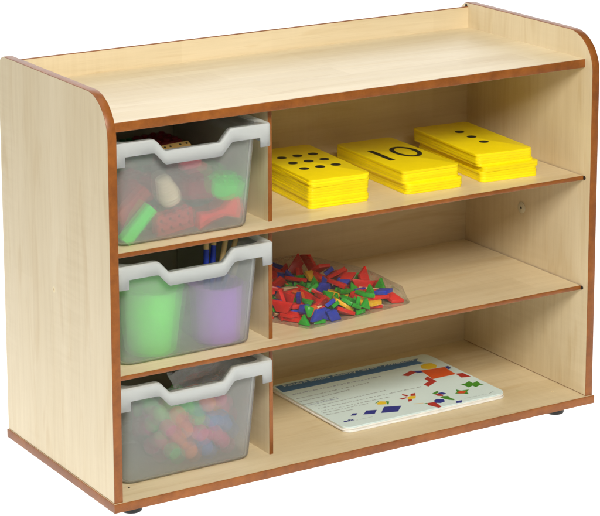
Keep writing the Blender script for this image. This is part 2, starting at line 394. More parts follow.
obj('digit', V, [(k, (k+1) % n, n+(k+1) % n, n+k) for k in range(n)], M_INK, t2)
t3 = card_stack(.9616, .2190, -5.0, 11, 'three dots', 'the right', (.0075, -.0085, .55), 3)
for j in (-1, 0, 1): obj('dot', *disc(.0045, .0065+j*.0495, .0102, CT), M_INK, t3)

# ------------------------------------------------------------------ activity cards
CARD = {"shapes":[["blue",[[0.5657,0.3649],[0.9217,0.3539],[0.9097,0.3403],[0.9188,0.3229],[0.5614,0.3247]]],["yellow",[[0.8993,0.3111],[0.9148,0.3184],[0.9299,0.3137],[0.9321,0.2968],[0.9205,0.2825],[0.9022,0.2833],[0.8917,0.2944]]],["orange",[[0.8825,0.2856],[0.9386,0.2774],[0.9333,0.2274],[0.8732,0.2275]]],["navy",[[0.8664,0.2934],[0.8825,0.2856],[0.8807,0.2739],[0.8674,0.2761]]],["maroon",[[0.8301,0.2813],[0.8651,0.2973],[0.8684,0.2816],[0.8395,0.2695]]],["navy",[[0.9393,0.2784],[0.9495,0.2798],[0.9476,0.2641],[0.9376,0.2611]]],["maroon",[[0.9339,0.2301],[0.9504,0.2258],[0.9508,0.1954],[0.9302,0.203]]],["maroon",[[0.8731,0.247],[0.859,0.2378],[0.8581,0.2205],[0.8369,0.2095],[0.8387,0.1937],[0.8728,0.2114],[0.8732,0.2275]]],["navy",[[0.6917,0.1411],[0.7259,0.1278],[0.7006,0.1032],[0.6665,0.1141]]],["yellow",[[0.7614,0.1608],[0.7725,0.1663],[0.7841,0.1607],[0.7747,0.1483],[0.7593,0.1513]]],["maroon",[[0.7659,0.1855],[0.7734,0.1724],[0.7662,0.167],[0.7623,0.1794]]],["maroon",[[0.7449,0.1644],[0.7623,0.1643],[0.761,0.1594],[0.7473,0.1572]]],["maroon",[[0.7811,0.176],[0.7932,0.176],[0.7841,0.1616],[0.7743,0.166]]],["maroon",[[0.7577,0.1507],[0.7672,0.148],[0.7593,0.1398],[0.751,0.14]]],["navy",[[0.7984,0.117],[0.8095,0.1225],[0.8209,0.1137],[0.8167,0.1014],[0.8026,0.098],[0.7948,0.1044]]],["maroon",[[0.7792,0.1126],[0.7964,0.11],[0.7947,0.093],[0.7915,0.0788],[0.7836,0.0772],[0.7741,0.101]]],["green",[[0.7711,0.1135],[0.7798,0.1138],[0.7759,0.1065]]],["tan",[[0.7529,0.1249],[0.7737,0.1176],[0.7717,0.1148],[0.7529,0.1208]]],["green",[[0.8195,0.1537],[0.839,0.1625],[0.8376,0.1542],[0.8323,0.1508],[0.8218,0.1472]]],["navy",[[0.8327,0.1505],[0.8427,0.1509],[0.8465,0.1394],[0.8378,0.1364],[0.831,0.1448]]],["maroon",[[0.8222,0.1461],[0.8312,0.1489],[0.836,0.135],[0.8309,0.1299],[0.8225,0.1368]]],["green",[[0.8217,0.1273],[0.8309,0.1299],[0.8409,0.1253],[0.8375,0.1125],[0.8407,0.1021],[0.8359,0.0969],[0.8281,0.1051],[0.823,0.1165]]],["navy",[[0.8355,0.0901],[0.8509,0.089],[0.8404,0.0772],[0.8293,0.0813]]],["green",[[0.9037,0.1714],[0.9141,0.1679],[0.9307,0.1766],[0.9305,0.162],[0.9451,0.1677],[0.9416,0.1522],[0.945,0.1427],[0.9357,0.1441],[0.9213,0.1384],[0.92,0.1495],[0.9074,0.1442],[0.9068,0.1577]]],["red",[[0.914,0.1635],[0.9278,0.1696],[0.9269,0.1569],[0.9399,0.1606],[0.9386,0.1481],[0.9242,0.141],[0.9225,0.1523],[0.9106,0.148]]],["green",[[0.8604,0.1286],[0.8696,0.1344],[0.8771,0.1485],[0.8817,0.137],[0.9001,0.1341],[0.8873,0.1234],[0.8837,0.1112],[0.8735,0.1205]]],["red",[[0.8679,0.1326],[0.8785,0.1361],[0.8887,0.1268],[0.8784,0.1203],[0.8689,0.1248]]],["navy",[[0.6056,0.1338],[0.6161,0.1427],[0.6255,0.1387],[0.6156,0.1294]]],["navy",[[0.6311,0.126],[0.6492,0.1422],[0.6695,0.1341],[0.6536,0.1175]]],["yellow",[[0.6902,0.1658],[0.7024,0.1732],[0.7124,0.166],[0.705,0.151],[0.6942,0.1549],[0.6877,0.159]]],["green",[[0.687,0.1678],[0.6991,0.1752],[0.7014,0.1738],[0.69,0.1669]]],["green",[[0.7138,0.167],[0.7183,0.1614],[0.7073,0.1476],[0.705,0.15]]]],"lines":[["navy",[0.5695,0.3002],[0.7891,0.2987]],["ink",[0.5648,0.2747],[0.7502,0.2783]],["ink",[0.5606,0.2561],[0.6874,0.2627]],["ink",[0.5564,0.2377],[0.6431,0.24]],["navy",[0.5653,0.2286],[0.64,0.2313]],["ink",[0.5743,0.216],[0.7494,0.2203]],["ink",[0.5708,0.2008],[0.8285,0.1993]],["ink",[0.5688,0.1862],[0.7344,0.183]],["ink",[0.5678,0.1751],[0.6737,0.1735]],["ink",[0.5668,0.1621],[0.6286,0.1606]],["grey",[0.6017,0.1044],[0.6424,0.104]],["grey",[0.8607,0.0935],[0.9212,0.0907]]]}
PC = {'blue': (.022, .145, .38), 'yellow': (.80, .55, .02), 'orange': (.70, .085, .012), 'navy': (.015, .028, .26), 'maroon': (.42, .025, .02), 'green': (.05, .26, .02), 'tan': (.75, .62, .35), 'red': (.66, .06, .02), 'ink': (.10, .11, .13), 'grey': (.35, .45, .45)}
PM = {k: plastic('print_'+k, c, .35, .4, .04) for k, c in PC.items()}
M_PAGE = plastic('page_pale', (.67, .82, .83), .32, .5, .02, scale=8)
M_WHITE = plastic('page_white', (.86, .86, .83), .4)
ccx, ccy, cz = .7575, .2262, .0002
def acard(k, label, dx, dy, rz):
    t = empty('activity_card', (ccx+dx, ccy+dy, cz+k*.0030), label, 'card', 'stacked activity cards', (0, 0, R(rz)))
    return t, obj('sheet', *prism_vf(rrect(.199, .1475, .018, 7), 0, .00285), M_PAGE if k == 3 else M_WHITE, t, smooth=30, bevel=.0004, bseg=1)
for k, nm in enumerate(('lowest of the stacked white activity cards on the bottom shelf', 'white activity card second from the bottom of the pack', 'white activity card just beneath the printed one')):
    acard(k, nm, (.0012, -.0008, .0006)[k], (-.0006, .0011, -.0004)[k], (.15, -.1, .1)[k])
top, sheet = acard(3, 'printed pattern block activity card with blue title band, on the bottom shelf', 0, 0, 0)
V = []; F = []; FM = []; keys = list(PM)
def add(poly, key, z):
    o = len(V); V.extend((x-ccx, y-ccy, z) for x, y in poly); F.append(tuple(range(o, o+len(poly)))); FM.append(keys.index(key))
zt = .0029
for i, (c, P) in enumerate(CARD['shapes']): add(P, c, zt+.00003+.000006*(i % 3))
def word_line(c, a, b, h, seed):
    rnd = random.Random(seed); a = Vector(a); b = Vector(b); Ln = (b-a).length; d = (b-a)/Ln; nn = Vector((-d.y, d.x)); s0 = 0
    while s0 < Ln:
        w = min(rnd.choice([.006, .009, .012, .015, .004]), Ln-s0)
        if w > .002:
            k = s0                                   # strokes of small print too fine to read
            while k < s0+w:
                ww = .0011; hh = h*rnd.choice([.55, .6, 1, .6]); p = a+d*k; q = a+d*(k+ww)
                add([p, q, q+nn*hh, p+nn*hh], c, zt+.00003); k += .0021
        s0 += w+.0036
for i, (c, a, b) in enumerate(CARD['lines']): word_line(c, a, b, .0052 if c == 'navy' else .0044, i)
add([(.9215, .0925), (.9335, .0985), (.9375, .0915), (.9355, .0905), (.9330, .0955), (.9225, .0905)], 'grey', zt+.00003)
obj('print', V, F, None, top, mats=[PM[k] for k in keys], fm=FM)
def text(body, x, y, size, mat, rot=0, bold=0, w=None, parent=top, z=.00300, shear=0):
    cu = bpy.data.curves.new('lettering', 'FONT'); cu.body = body; cu.size = size; cu.offset = bold; cu.resolution_u = 2; cu.shear = shear
    tmp = bpy.data.objects.new('tmp', cu); COL.objects.link(tmp); bpy.context.view_layer.update()
    me = bpy.data.meshes.new_from_object(tmp.evaluated_get(bpy.context.evaluated_depsgraph_get()))
    bpy.data.objects.remove(tmp)
    xs_ = [v.co.x for v in me.vertices]; k = w/(max(xs_)-min(xs_)) if w else 1
    for v in me.vertices: v.co.x *= k
    me.materials.clear(); me.materials.append(mat)
    o = bpy.data.objects.new('lettering', me); COL.objects.link(o); o.parent = parent; o.location = (x-ccx, y-ccy, z); o.rotation_euler = (0, 0, rot); return o
M_LET = plastic('print_light', (.62, .74, .82), .4)
text('Pattern Blocks Activity Cards - Advanced', .5815, .3520, .0165, M_LET, -.012, .0003, .325)
text('edx', .5735, .1085, .0125, PM['navy'], 0, .0006, .027, shear=.2)

# ------------------------------------------------------------------ bag of pattern blocks
BLOCKS = [["trapezoid",0.4768,0.1279,0.0048,0.881,-0.0,-0.0,-0.472],["triangle",0.5795,0.2516,0.0048,0.998,-0.0,-0.0,-0.055],["rhombus",0.4844,0.2339,0.0048,0.87,-0.0,0.0,0.493],["rhombus",0.6212,0.3335,0.0048,0.962,-0.0,-0.0,0.273],["triangle",0.6551,0.2923,0.0048,0.0,-0.576,-0.817,0.0],["rhombus",0.5907,0.2167,0.0048,0.029,-0.0,0.0,1.0],["triangle",0.5809,0.1513,0.0048,0.682,-0.0,-0.0,0.731],["rhombus",0.5488,0.3357,0.0048,0.733,0.0,-0.0,-0.68],["triangle",0.498,0.1826,0.0048,0.0,-0.105,0.995,-0.0],["triangle",0.4763,0.1947,0.0048,0.994,0.0,-0.0,-0.109],["triangle",0.5043,0.2609,0.0048,0.974,-0.0,-0.0,-0.226],["triangle",0.4741,0.2819,0.0048,0.632,0.0,-0.0,0.775],["trapezoid",0.6475,0.1753,0.0116,0.706,0.706,0.032,0.032],["thin",0.4151,0.2223,0.0048,0.591,-0.0,-0.0,0.807],["triangle",0.5267,0.242,0.0048,0.719,0.0,0.0,-0.695],["triangle",0.6811,0.159,0.0048,1.0,0.0,0.0,-0.003],["triangle",0.5291,0.2593,0.0048,0.0,-0.208,-0.978,0.0],["triangle",0.4364,0.2254,0.0048,0.0,-0.009,1.0,0.0],["rhombus",0.519,0.1636,0.0048,0.0,0.479,-0.878,-0.0],["rhombus",0.4632,0.1997,0.0133,0.117,0.419,-0.569,-0.697],["trapezoid",0.6175,0.2439,0.0048,0.378,-0.0,0.0,-0.926],["trapezoid",0.5389,0.2177,0.0048,0.186,0.0,-0.0,-0.983],["triangle",0.5201,0.1159,0.008,0.089,-0.652,-0.274,0.702],["trapezoid",0.4962,0.3122,0.0048,0.0,-0.652,0.758,-0.0],["hexagon",0.6586,0.2278,0.0048,0.0,0.026,-1.0,0.0],["rhombus",0.5639,0.1387,0.0048,0.225,-0.0,0.0,0.974],["triangle",0.4921,0.2068,0.0078,0.205,0.779,-0.573,-0.15],["trapezoid",0.5247,0.237,0.0136,0.786,0.0,-0.0,-0.618],["triangle",0.5383,0.1155,0.008,0.082,0.082,-0.702,-0.702],["trapezoid",0.6101,0.3514,0.0157,0.209,-0.909,-0.004,-0.359],["thin",0.5543,0.155,0.0071,0.704,0.643,0.295,-0.066],["triangle",0.4967,0.1655,0.0048,0.879,0.0,-0.0,-0.477],["thin",0.6031,0.2705,0.0073,0.363,0.53,-0.468,-0.607],["rhombus",0.5372,0.0925,0.0116,0.313,0.393,-0.588,0.634],["triangle",0.4758,0.1873,0.0136,0.0,-0.771,0.637,0.0],["triangle",0.5126,0.1969,0.0048,0.099,0.0,0.0,0.995],["triangle",0.4159,0.2206,0.0168,0.585,0.051,-0.705,0.397],["rhombus",0.528,0.1002,0.0133,0.692,-0.667,-0.236,-0.147],["trapezoid",0.6462,0.1266,0.0048,0.0,0.203,0.979,0.0],["triangle",0.4753,0.3343,0.0048,0.0,0.822,-0.57,0.0],["triangle",0.6316,0.1618,0.0048,0.843,0.0,0.0,0.538],["triangle",0.4212,0.2483,0.0072,0.745,0.145,0.124,0.639],["triangle",0.5893,0.2831,0.008,0.133,0.133,-0.694,-0.694],["triangle",0.5839,0.3278,0.0048,0.464,0.0,-0.0,0.886],["triangle",0.6102,0.1676,0.0048,0.995,0.0,-0.0,-0.104],["hexagon",0.6455,0.1246,0.0136,0.0,-0.897,0.442,0.0],["trapezoid",0.4151,0.234,0.023,0.428,0.058,-0.766,0.475],["triangle",0.5769,0.23,0.0048,0.0,-1.0,0.029,0.0],["triangle",0.5945,0.3408,0.0087,0.033,0.327,0.205,-0.922],["trapezoid",0.4657,0.3153,0.0099,0.116,-0.874,-0.463,-0.088],["trapezoid",0.5909,0.3121,0.0173,0.578,-0.084,0.702,-0.408],["triangle",0.5523,0.2891,0.0048,0.0,0.685,-0.729,0.0],["triangle",0.6918,0.207,0.0048,0.0,0.9,0.436,-0.0],["rhombus",0.53,0.1402,0.0048,0.0,0.833,-0.553,-0.0],["trapezoid",0.5824,0.3643,0.0172,0.636,-0.683,-0.183,-0.309],["rhombus",0.626,0.208,0.0048,0.941,0.0,-0.0,-0.34],["triangle",0.5214,0.3166,0.0048,0.0,0.905,0.426,0.0],["trapezoid",0.5571,0.1944,0.0048,0.0,-0.651,0.759,-0.0],["trapezoid",0.4652,0.1637,0.0048,0.61,0.0,-0.0,-0.792],["rhombus",0.5638,0.1311,0.0136,0.0,0.754,0.657,-0.0],["thin",0.4552,0.2056,0.0083,0.663,0.651,0.276,0.246],["triangle",0.4507,0.2134,0.0143,0.625,-0.227,-0.67,-0.332],["thin",0.4902,0.2279,0.016,0.147,-0.093,0.701,0.692],["trapezoid",0.5968,0.1832,0.0133,0.121,0.489,-0.862,-0.053],["rhombus",0.4897,0.2762,0.0136,0.878,-0.0,0.0,0.479],["thin",0.4521,0.1762,0.0071,0.563,-0.563,-0.428,0.428],["trapezoid",0.6147,0.2469,0.0136,0.2,-0.0,0.0,-0.98],["rhombus",0.485,0.1487,0.0113,0.552,-0.166,-0.09,-0.812],["triangle",0.5816,0.1809,0.0048,0.882,0.0,-0.0,0.471],["thin",0.5283,0.1252,0.0172,0.873,-0.487,0.039,-0.016],["trapezoid",0.5382,0.3102,0.0147,0.465,0.025,0.131,0.875],["trapezoid",0.635,0.2926,0.0048,0.578,0.0,0.0,0.816],["trapezoid",0.5231,0.2862,0.0048,0.0,0.944,-0.331,0.0],["trapezoid",0.4319,0.1836,0.017,0.707,-0.337,0.622,-0.019],["trapezoid",0.4651,0.257,0.0088,0.39,0.078,0.104,-0.912],["trapezoid",0.517,0.1596,0.0136,0.988,0.0,0.0,0.152],["triangle",0.71,0.158,0.0048,0.3,-0.0,0.0,-0.954],["trapezoid",0.6494,0.3075,0.0136,0.0,0.876,-0.483,-0.0],["trapezoid",0.5016,0.3542,0.0048,0.599,0.0,-0.0,-0.801],["trapezoid",0.5665,0.3389,0.0136,0.0,0.979,0.206,0.0],["triangle",0.4743,0.0999,0.008,0.707,-0.337,0.622,-0.019],["triangle",0.6187,0.2802,0.0088,0.382,-0.4,0.037,-0.832],["rhombus",0.6802,0.1876,0.0076,0.756,-0.112,0.032,-0.644],["triangle",0.4626,0.2411,0.0137,0.979,0.119,-0.051,0.159],["triangle",0.5083,0.2102,0.0117,0.536,-0.164,-0.165,-0.811],["triangle",0.5449,0.2596,0.0048,0.958,-0.0,-0.0,0.288],["thin",0.4989,0.2574,0.0136,0.0,0.687,-0.726,0.0],["triangle",0.4887,0.3146,0.0136,0.426,0.0,-0.0,0.905],["triangle",0.701,0.18,0.0048,0.0,-0.33,0.944,-0.0],["trapezoid",0.6095,0.3496,0.0364,0.443,-0.799,-0.248,-0.322],["trapezoid",0.6854,0.1621,0.0153,0.169,0.039,-0.035,0.984],["thin",0.469,0.3246,0.0243,0.52,0.676,0.296,0.431],["triangle",0.57,0.1704,0.011,0.961,0.023,0.267,-0.066],["thin",0.4766,0.2531,0.0176,0.015,-0.344,-0.93,-0.128],["square",0.4278,0.2492,0.0144,0.176,0.481,-0.847,-0.14],["trapezoid",0.6528,0.1596,0.0097,0.07,-0.987,-0.034,0.137],["trapezoid",0.4599,0.2987,0.0184,0.002,0.063,-0.892,-0.448],["triangle",0.5291,0.1924,0.0085,0.045,0.292,-0.188,0.937],["triangle",0.6218,0.1468,0.0083,0.13,0.245,0.191,-0.942],["triangle",0.6399,0.2647,0.0048,0.786,0.0,-0.0,-0.619],["trapezoid",0.462,0.14,0.0136,0.0,0.858,-0.513,0.0],["triangle",0.4377,0.2007,0.009,0.437,-0.529,0.009,0.728],["thin",0.5459,0.2278,0.016,0.545,-0.606,0.364,-0.45],["trapezoid",0.7053,0.1357,0.0094,0.139,-0.758,0.635,0.051],["trapezoid",0.4937,0.1551,0.0221,0.001,0.984,-0.174,0.024],["triangle",0.5217,0.3729,0.0269,0.003,-0.375,-0.753,-0.54],["triangle",0.5988,0.3,0.0087,0.33,-0.014,0.926,-0.184],["trapezoid",0.4294,0.2173,0.0242,0.097,0.321,-0.332,0.882],["rhombus",0.4523,0.2403,0.0216,0.497,-0.025,-0.144,0.855],["triangle",0.4963,0.1324,0.0135,0.217,-0.585,0.126,0.771],["triangle",0.4936,0.3665,0.0168,0.398,-0.719,0.052,0.567],["thin",0.5374,0.1727,0.0136,0.362,0.037,-0.007,0.932],["triangle",0.6143,0.1288,0.009,0.482,0.017,0.826,-0.292],["hexagon",0.6097,0.1889,0.0188,0.042,0.13,0.017,0.99],["hexagon",0.6133,0.2798,0.0278,0.951,0.189,0.119,0.211],["triangle",0.4975,0.1949,0.0175,0.433,0.202,0.322,-0.817],["hexagon",0.5829,0.1269,0.0176,0.075,-0.281,0.062,-0.955],["rhombus",0.5799,0.2011,0.0136,0.999,0.0,0.0,0.043],["square",0.6876,0.2427,0.0094,0.858,-0.177,0.097,-0.473],["trapezoid",0.4428,0.274,0.0117,0.972,-0.125,-0.196,-0.043],["rhombus",0.5279,0.3593,0.0093,0.637,0.155,-0.178,-0.734],["triangle",0.5895,0.2694,0.0099,0.919,-0.151,0.152,-0.331],["triangle",0.4814,0.2069,0.0224,0.085,0.708,0.68,-0.173],["square",0.5465,0.3662,0.0133,0.673,0.673,-0.216,-0.216],["trapezoid",0.5671,0.104,0.012,0.199,0.091,-0.965,0.141],["triangle",0.4915,0.2189,0.0201,0.418,0.461,0.536,-0.571],["trapezoid",0.7101,0.1954,0.0181,0.582,0.449,-0.546,-0.401],["trapezoid",0.6585,0.123,0.0224,0.0,-0.102,-0.995,-0.0],["trapezoid",0.5321,0.1307,0.025,0.205,0.484,0.751,-0.4],["rhombus",0.5031,0.3268,0.0136,0.0,-0.996,-0.084,-0.0],["triangle",0.5502,0.1896,0.0172,0.682,0.687,-0.202,-0.152],["trapezoid",0.5432,0.1503,0.0251,0.969,0.03,0.214,0.12],["trapezoid",0.4391,0.2398,0.0282,0.13,-0.964,0.222,-0.066],["triangle",0.6159,0.1838,0.0264,0.916,-0.061,0.116,-0.38],["triangle",0.6093,0.1139,0.0229,0.62,0.223,0.736,-0.157],["trapezoid",0.5045,0.1103,0.0141,0.498,-0.329,-0.0,0.802],["trapezoid",0.665,0.2663,0.0149,0.561,-0.378,-0.338,0.654],["triangle",0.522,0.3401,0.0048,0.0,-0.954,0.299,-0.0],["triangle",0.6146,0.3062,0.0048,0.0,0.475,-0.88,-0.0],["trapezoid",0.6659,0.2205,0.0136,0.988,-0.0,0.0,-0.153],["trapezoid",0.5256,0.3451,0.0194,0.344,-0.219,-0.065,0.911],["triangle",0.4771,0.2374,0.0245,0.829,0.004,-0.012,-0.559],["triangle",0.5666,0.3119,0.0048,0.545,-0.0,-0.0,0.839],["trapezoid",0.6343,0.3009,0.0382,0.58,-0.122,0.317,0.74],["trapezoid",0.4516,0.1449,0.0292,0.37,-0.37,-0.603,0.603],["triangle",0.6301,0.3256,0.0136,0.825,0.0,0.0,0.565],["trapezoid",0.6782,0.2009,0.0223,0.168,-0.045,-0.636,0.752],["trapezoid",0.5654,0.1805,0.0256,0.282,-0.204,-0.937,0.021],["trapezoid",0.5156,0.2209,0.0236,0.002,-0.802,0.595,0.051],["triangle",0.6103,0.1412,0.0144,0.046,0.325,-0.742,0.585],["rhombus",0.6556,0.1849,0.0116,0.628,-0.596,-0.381,-0.326],["rhombus",0.6542,0.2443,0.0204,0.147,-0.147,-0.693,0.69],["rhombus",0.5818,0.2042,0.0305,0.162,-0.359,0.609,0.688],["trapezoid",0.5012,0.2955,0.0202,0.258,-0.137,-0.029,-0.956],["triangle",0.5828,0.2198,0.0168,0.113,0.113,-0.698,-0.698],["rhombus",0.5661,0.3674,0.034,0.29,-0.163,0.688,0.645],["triangle",0.6384,0.1168,0.0312,0.765,0.0,-0.0,0.644],["thin",0.4949,0.3493,0.0136,0.0,0.868,0.496,-0.0],["triangle",0.6292,0.2166,0.0138,0.035,0.825,-0.564,-0.003],["triangle",0.6746,0.2247,0.0224,0.999,-0.0,-0.0,0.053],["triangle",0.4539,0.205,0.0302,0.407,-0.061,0.157,0.898],["rhombus",0.5468,0.354,0.024,0.626,0.421,-0.568,0.329],["triangle",0.5505,0.2464,0.0088,0.121,0.284,-0.875,-0.373],["trapezoid",0.4931,0.3028,0.0307,0.166,0.863,-0.478,0.009],["triangle",0.6053,0.1054,0.0048,0.996,0.0,0.0,0.094],["trapezoid",0.4313,0.1992,0.0389,0.646,-0.135,0.581,0.477],["thin",0.5103,0.3414,0.0235,0.492,-0.191,-0.463,0.712],["trapezoid",0.6172,0.2592,0.0291,0.224,-0.724,-0.653,0.01],["triangle",0.606,0.3319,0.0143,0.022,0.779,0.469,0.415],["triangle",0.6326,0.3396,0.0193,0.213,0.828,-0.488,0.175],["triangle",0.6751,0.138,0.0121,0.241,-0.602,0.372,-0.664],["triangle",0.5045,0.0949,0.0048,0.0,-0.824,0.567,-0.0],["rhombus",0.6233,0.303,0.0136,0.699,0.0,0.0,0.715],["trapezoid",0.661,0.2759,0.0277,0.142,-0.811,0.497,-0.275],["rhombus",0.4997,0.0876,0.0204,0.634,-0.588,-0.393,-0.313],["triangle",0.4495,0.1714,0.0196,0.103,-0.139,0.981,-0.087],["triangle",0.5303,0.2403,0.0239,0.114,-0.396,0.911,-0.013],["triangle",0.5894,0.2375,0.0171,0.813,0.539,-0.18,-0.132],["trapezoid",0.698,0.2264,0.0248,0.507,0.423,-0.406,0.632],["triangle",0.6447,0.2354,0.0136,0.0,0.309,-0.951,0.0],["triangle",0.6511,0.1975,0.0095,0.227,-0.837,0.453,0.205],["triangle",0.5964,0.2574,0.0252,0.502,0.147,-0.675,0.52],["trapezoid",0.4674,0.2799,0.0267,0.95,-0.194,0.061,-0.235],["triangle",0.5854,0.3311,0.0202,0.198,0.434,-0.679,-0.558],["triangle",0.6317,0.186,0.0221,0.07,-0.787,-0.603,0.111],["triangle",0.6509,0.2559,0.0158,0.251,-0.457,-0.523,-0.675],["rhombus",0.4504,0.1782,0.0279,0.128,0.241,0.961,-0.041],["triangle",0.464,0.2226,0.0277,0.262,-0.601,0.67,0.348],["square",0.4935,0.1097,0.0222,0.255,0.472,0.839,0.089],["triangle",0.5783,0.2495,0.0168,0.61,0.005,0.707,-0.358],["trapezoid",0.5639,0.3439,0.0308,0.049,-0.259,0.132,-0.956],["triangle",0.5204,0.281,0.0168,0.248,0.45,0.546,-0.662],["thin",0.5218,0.3061,0.0261,0.418,0.666,-0.159,-0.597],["triangle",0.6532,0.1977,0.0201,0.952,0.299,0.065,0.026],["rhombus",0.4728,0.2503,0.0317,0.004,0.093,0.98,-0.174],["trapezoid",0.4948,0.3256,0.0326,0.922,-0.23,0.294,0.099],["triangle",0.6073,0.155,0.0162,0.307,-0.594,-0.67,0.322],["triangle",0.4618,0.3176,0.037,0.585,0.508,0.278,0.569],["triangle",0.5718,0.2657,0.0213,0.23,0.114,0.411,0.875],["triangle",0.5951,0.1038,0.0192,0.53,-0.185,0.134,-0.817],["rhombus",0.5519,0.2671,0.0128,0.942,-0.255,0.063,-0.211],["triangle",0.5997,0.1256,0.0171,0.231,0.463,-0.838,-0.172],["trapezoid",0.548,0.2152,0.0231,0.635,0.055,0.178,-0.75],["rhombus",0.4966,0.1843,0.0199,0.495,0.17,-0.321,0.789],["trapezoid",0.4659,0.1722,0.0316,0.777,-0.092,0.618,-0.076],["square",0.5116,0.369,0.0315,0.498,-0.841,0.028,-0.208],["trapezoid",0.5349,0.1855,0.023,0.329,0.055,-0.752,0.569],["trapezoid",0.4255,0.2437,0.0406,0.069,0.846,-0.516,-0.113],["triangle",0.4816,0.0926,0.0307,0.721,0.573,-0.016,0.39],["triangle",0.5221,0.2146,0.0315,0.899,0.012,0.05,-0.435],["triangle",0.6155,0.2275,0.0165,0.826,0.415,-0.009,0.382],["triangle",0.5383,0.1991,0.0309,0.199,-0.226,0.244,-0.922],["triangle",0.5121,0.2703,0.0198,0.563,-0.332,0.663,-0.366],["rhombus",0.575,0.3161,0.0215,0.622,0.224,-0.746,0.08],["triangle",0.4437,0.2604,0.0271,0.643,0.319,0.683,-0.137],["triangle",0.5478,0.1076,0.0249,0.14,-0.202,0.919,-0.31],["triangle",0.5089,0.1391,0.0302,0.763,0.019,0.157,-0.627],["triangle",0.6216,0.1053,0.0152,0.456,0.468,-0.405,0.64],["triangle",0.4769,0.3191,0.0241,0.527,0.687,0.283,0.413],["rhombus",0.4965,0.1558,0.0379,0.623,-0.644,-0.327,0.301],["trapezoid",0.6553,0.2281,0.0315,0.163,-0.275,0.932,0.173],["thin",0.6862,0.1855,0.0157,0.91,-0.098,0.063,-0.399],["thin",0.5147,0.2281,0.0332,0.168,0.044,-0.014,0.985],["trapezoid",0.4571,0.2044,0.0401,0.12,0.509,-0.84,0.143],["trapezoid",0.4989,0.2039,0.0352,0.985,-0.139,-0.04,0.089],["rhombus",0.5485,0.3218,0.0273,0.171,-0.367,0.559,0.724],["trapezoid",0.5236,0.3458,0.0452,0.249,-0.184,0.232,0.922],["triangle",0.492,0.2721,0.0224,0.0,0.708,0.706,-0.0],["square",0.5316,0.2833,0.0295,0.934,-0.093,0.337,-0.065],["triangle",0.6662,0.1554,0.0233,0.588,-0.404,0.677,-0.181],["rhombus",0.5025,0.2432,0.0259,0.557,-0.684,-0.468,0.054],["rhombus",0.5391,0.1062,0.033,0.056,0.187,-0.284,-0.939],["triangle",0.6502,0.1622,0.0201,0.822,0.131,0.08,0.548],["triangle",0.5868,0.2945,0.0265,0.139,-0.547,-0.701,0.435],["trapezoid",0.6467,0.2617,0.0344,0.13,0.894,-0.366,0.222],["triangle",0.5747,0.2331,0.0203,0.615,0.211,-0.675,0.349],["triangle",0.5811,0.1538,0.0192,0.694,0.699,0.169,-0.032],["rhombus",0.4846,0.1161,0.0265,0.123,-0.765,0.585,-0.24],["triangle",0.5341,0.2566,0.0232,0.633,0.706,-0.27,0.167],["triangle",0.5042,0.303,0.0382,0.163,0.047,0.16,0.973],["triangle",0.5582,0.2038,0.0334,0.486,-0.343,0.116,0.796],["triangle",0.5622,0.2313,0.0169,0.463,-0.7,-0.145,-0.524],["thin",0.6344,0.2371,0.0221,0.55,0.377,-0.245,-0.703],["trapezoid",0.4759,0.2259,0.0432,0.088,0.945,-0.275,-0.151],["triangle",0.5697,0.2833,0.0081,0.524,0.154,0.236,0.804],["triangle",0.5834,0.1115,0.0265,0.271,-0.44,-0.851,0.096],["rhombus",0.479,0.2888,0.0378,0.806,0.53,-0.141,-0.221],["trapezoid",0.5494,0.1495,0.0319,0.578,-0.172,0.131,-0.787],["triangle",0.7039,0.1748,0.026,0.056,-0.574,-0.235,0.782],["triangle",0.4626,0.15,0.0224,0.0,1.0,-0.022,-0.0],["trapezoid",0.6325,0.3344,0.0443,0.158,0.619,0.341,0.689],["rhombus",0.6737,0.1188,0.0312,0.3,0.0,-0.0,0.954],["rhombus",0.6472,0.282,0.0367,0.049,-0.511,0.805,-0.297],["triangle",0.5129,0.3776,0.0137,0.694,0.655,-0.266,0.137],["triangle",0.5653,0.3088,0.0168,0.66,-0.109,-0.699,0.254],["rhombus",0.6045,0.2242,0.026,0.765,0.208,-0.57,0.215],["triangle",0.6951,0.244,0.0203,0.426,0.415,0.624,0.506],["triangle",0.5534,0.2861,0.0171,0.843,-0.264,-0.168,-0.438],["square",0.5116,0.1791,0.0314,0.688,-0.433,0.309,-0.494],["triangle",0.6083,0.1702,0.0288,0.603,-0.111,0.07,-0.787],["trapezoid",0.4472,0.2613,0.0388,0.791,-0.148,0.045,-0.592],["trapezoid",0.5096,0.2588,0.0373,0.015,-0.208,0.574,0.792],["rhombus",0.6332,0.2119,0.0285,0.173,-0.226,0.943,0.173],["trapezoid",0.5308,0.3253,0.0347,0.748,0.349,-0.192,-0.532],["triangle",0.571,0.1624,0.0284,0.128,0.131,-0.345,0.921],["triangle",0.5599,0.2479,0.0167,0.303,-0.144,-0.923,-0.189],["triangle",0.4962,0.1764,0.0246,0.299,-0.726,0.583,0.206],["trapezoid",0.6171,0.1951,0.036,0.774,-0.086,0.127,-0.614],["rhombus",0.4907,0.3484,0.028,0.977,0.004,-0.208,0.048],["triangle",0.5739,0.2859,0.0154,0.397,-0.282,0.003,-0.874],["trapezoid",0.5739,0.2856,0.027,0.133,-0.447,-0.849,0.248],["trapezoid",0.477,0.167,0.0373,0.485,-0.515,0.474,-0.524]]
s, q = .025, math.sqrt(3)/2
def cen(p):
    cx = sum(a for a, b in p)/len(p); cy = sum(b for a, b in p)/len(p); return [(a-cx, b-cy) for a, b in p]
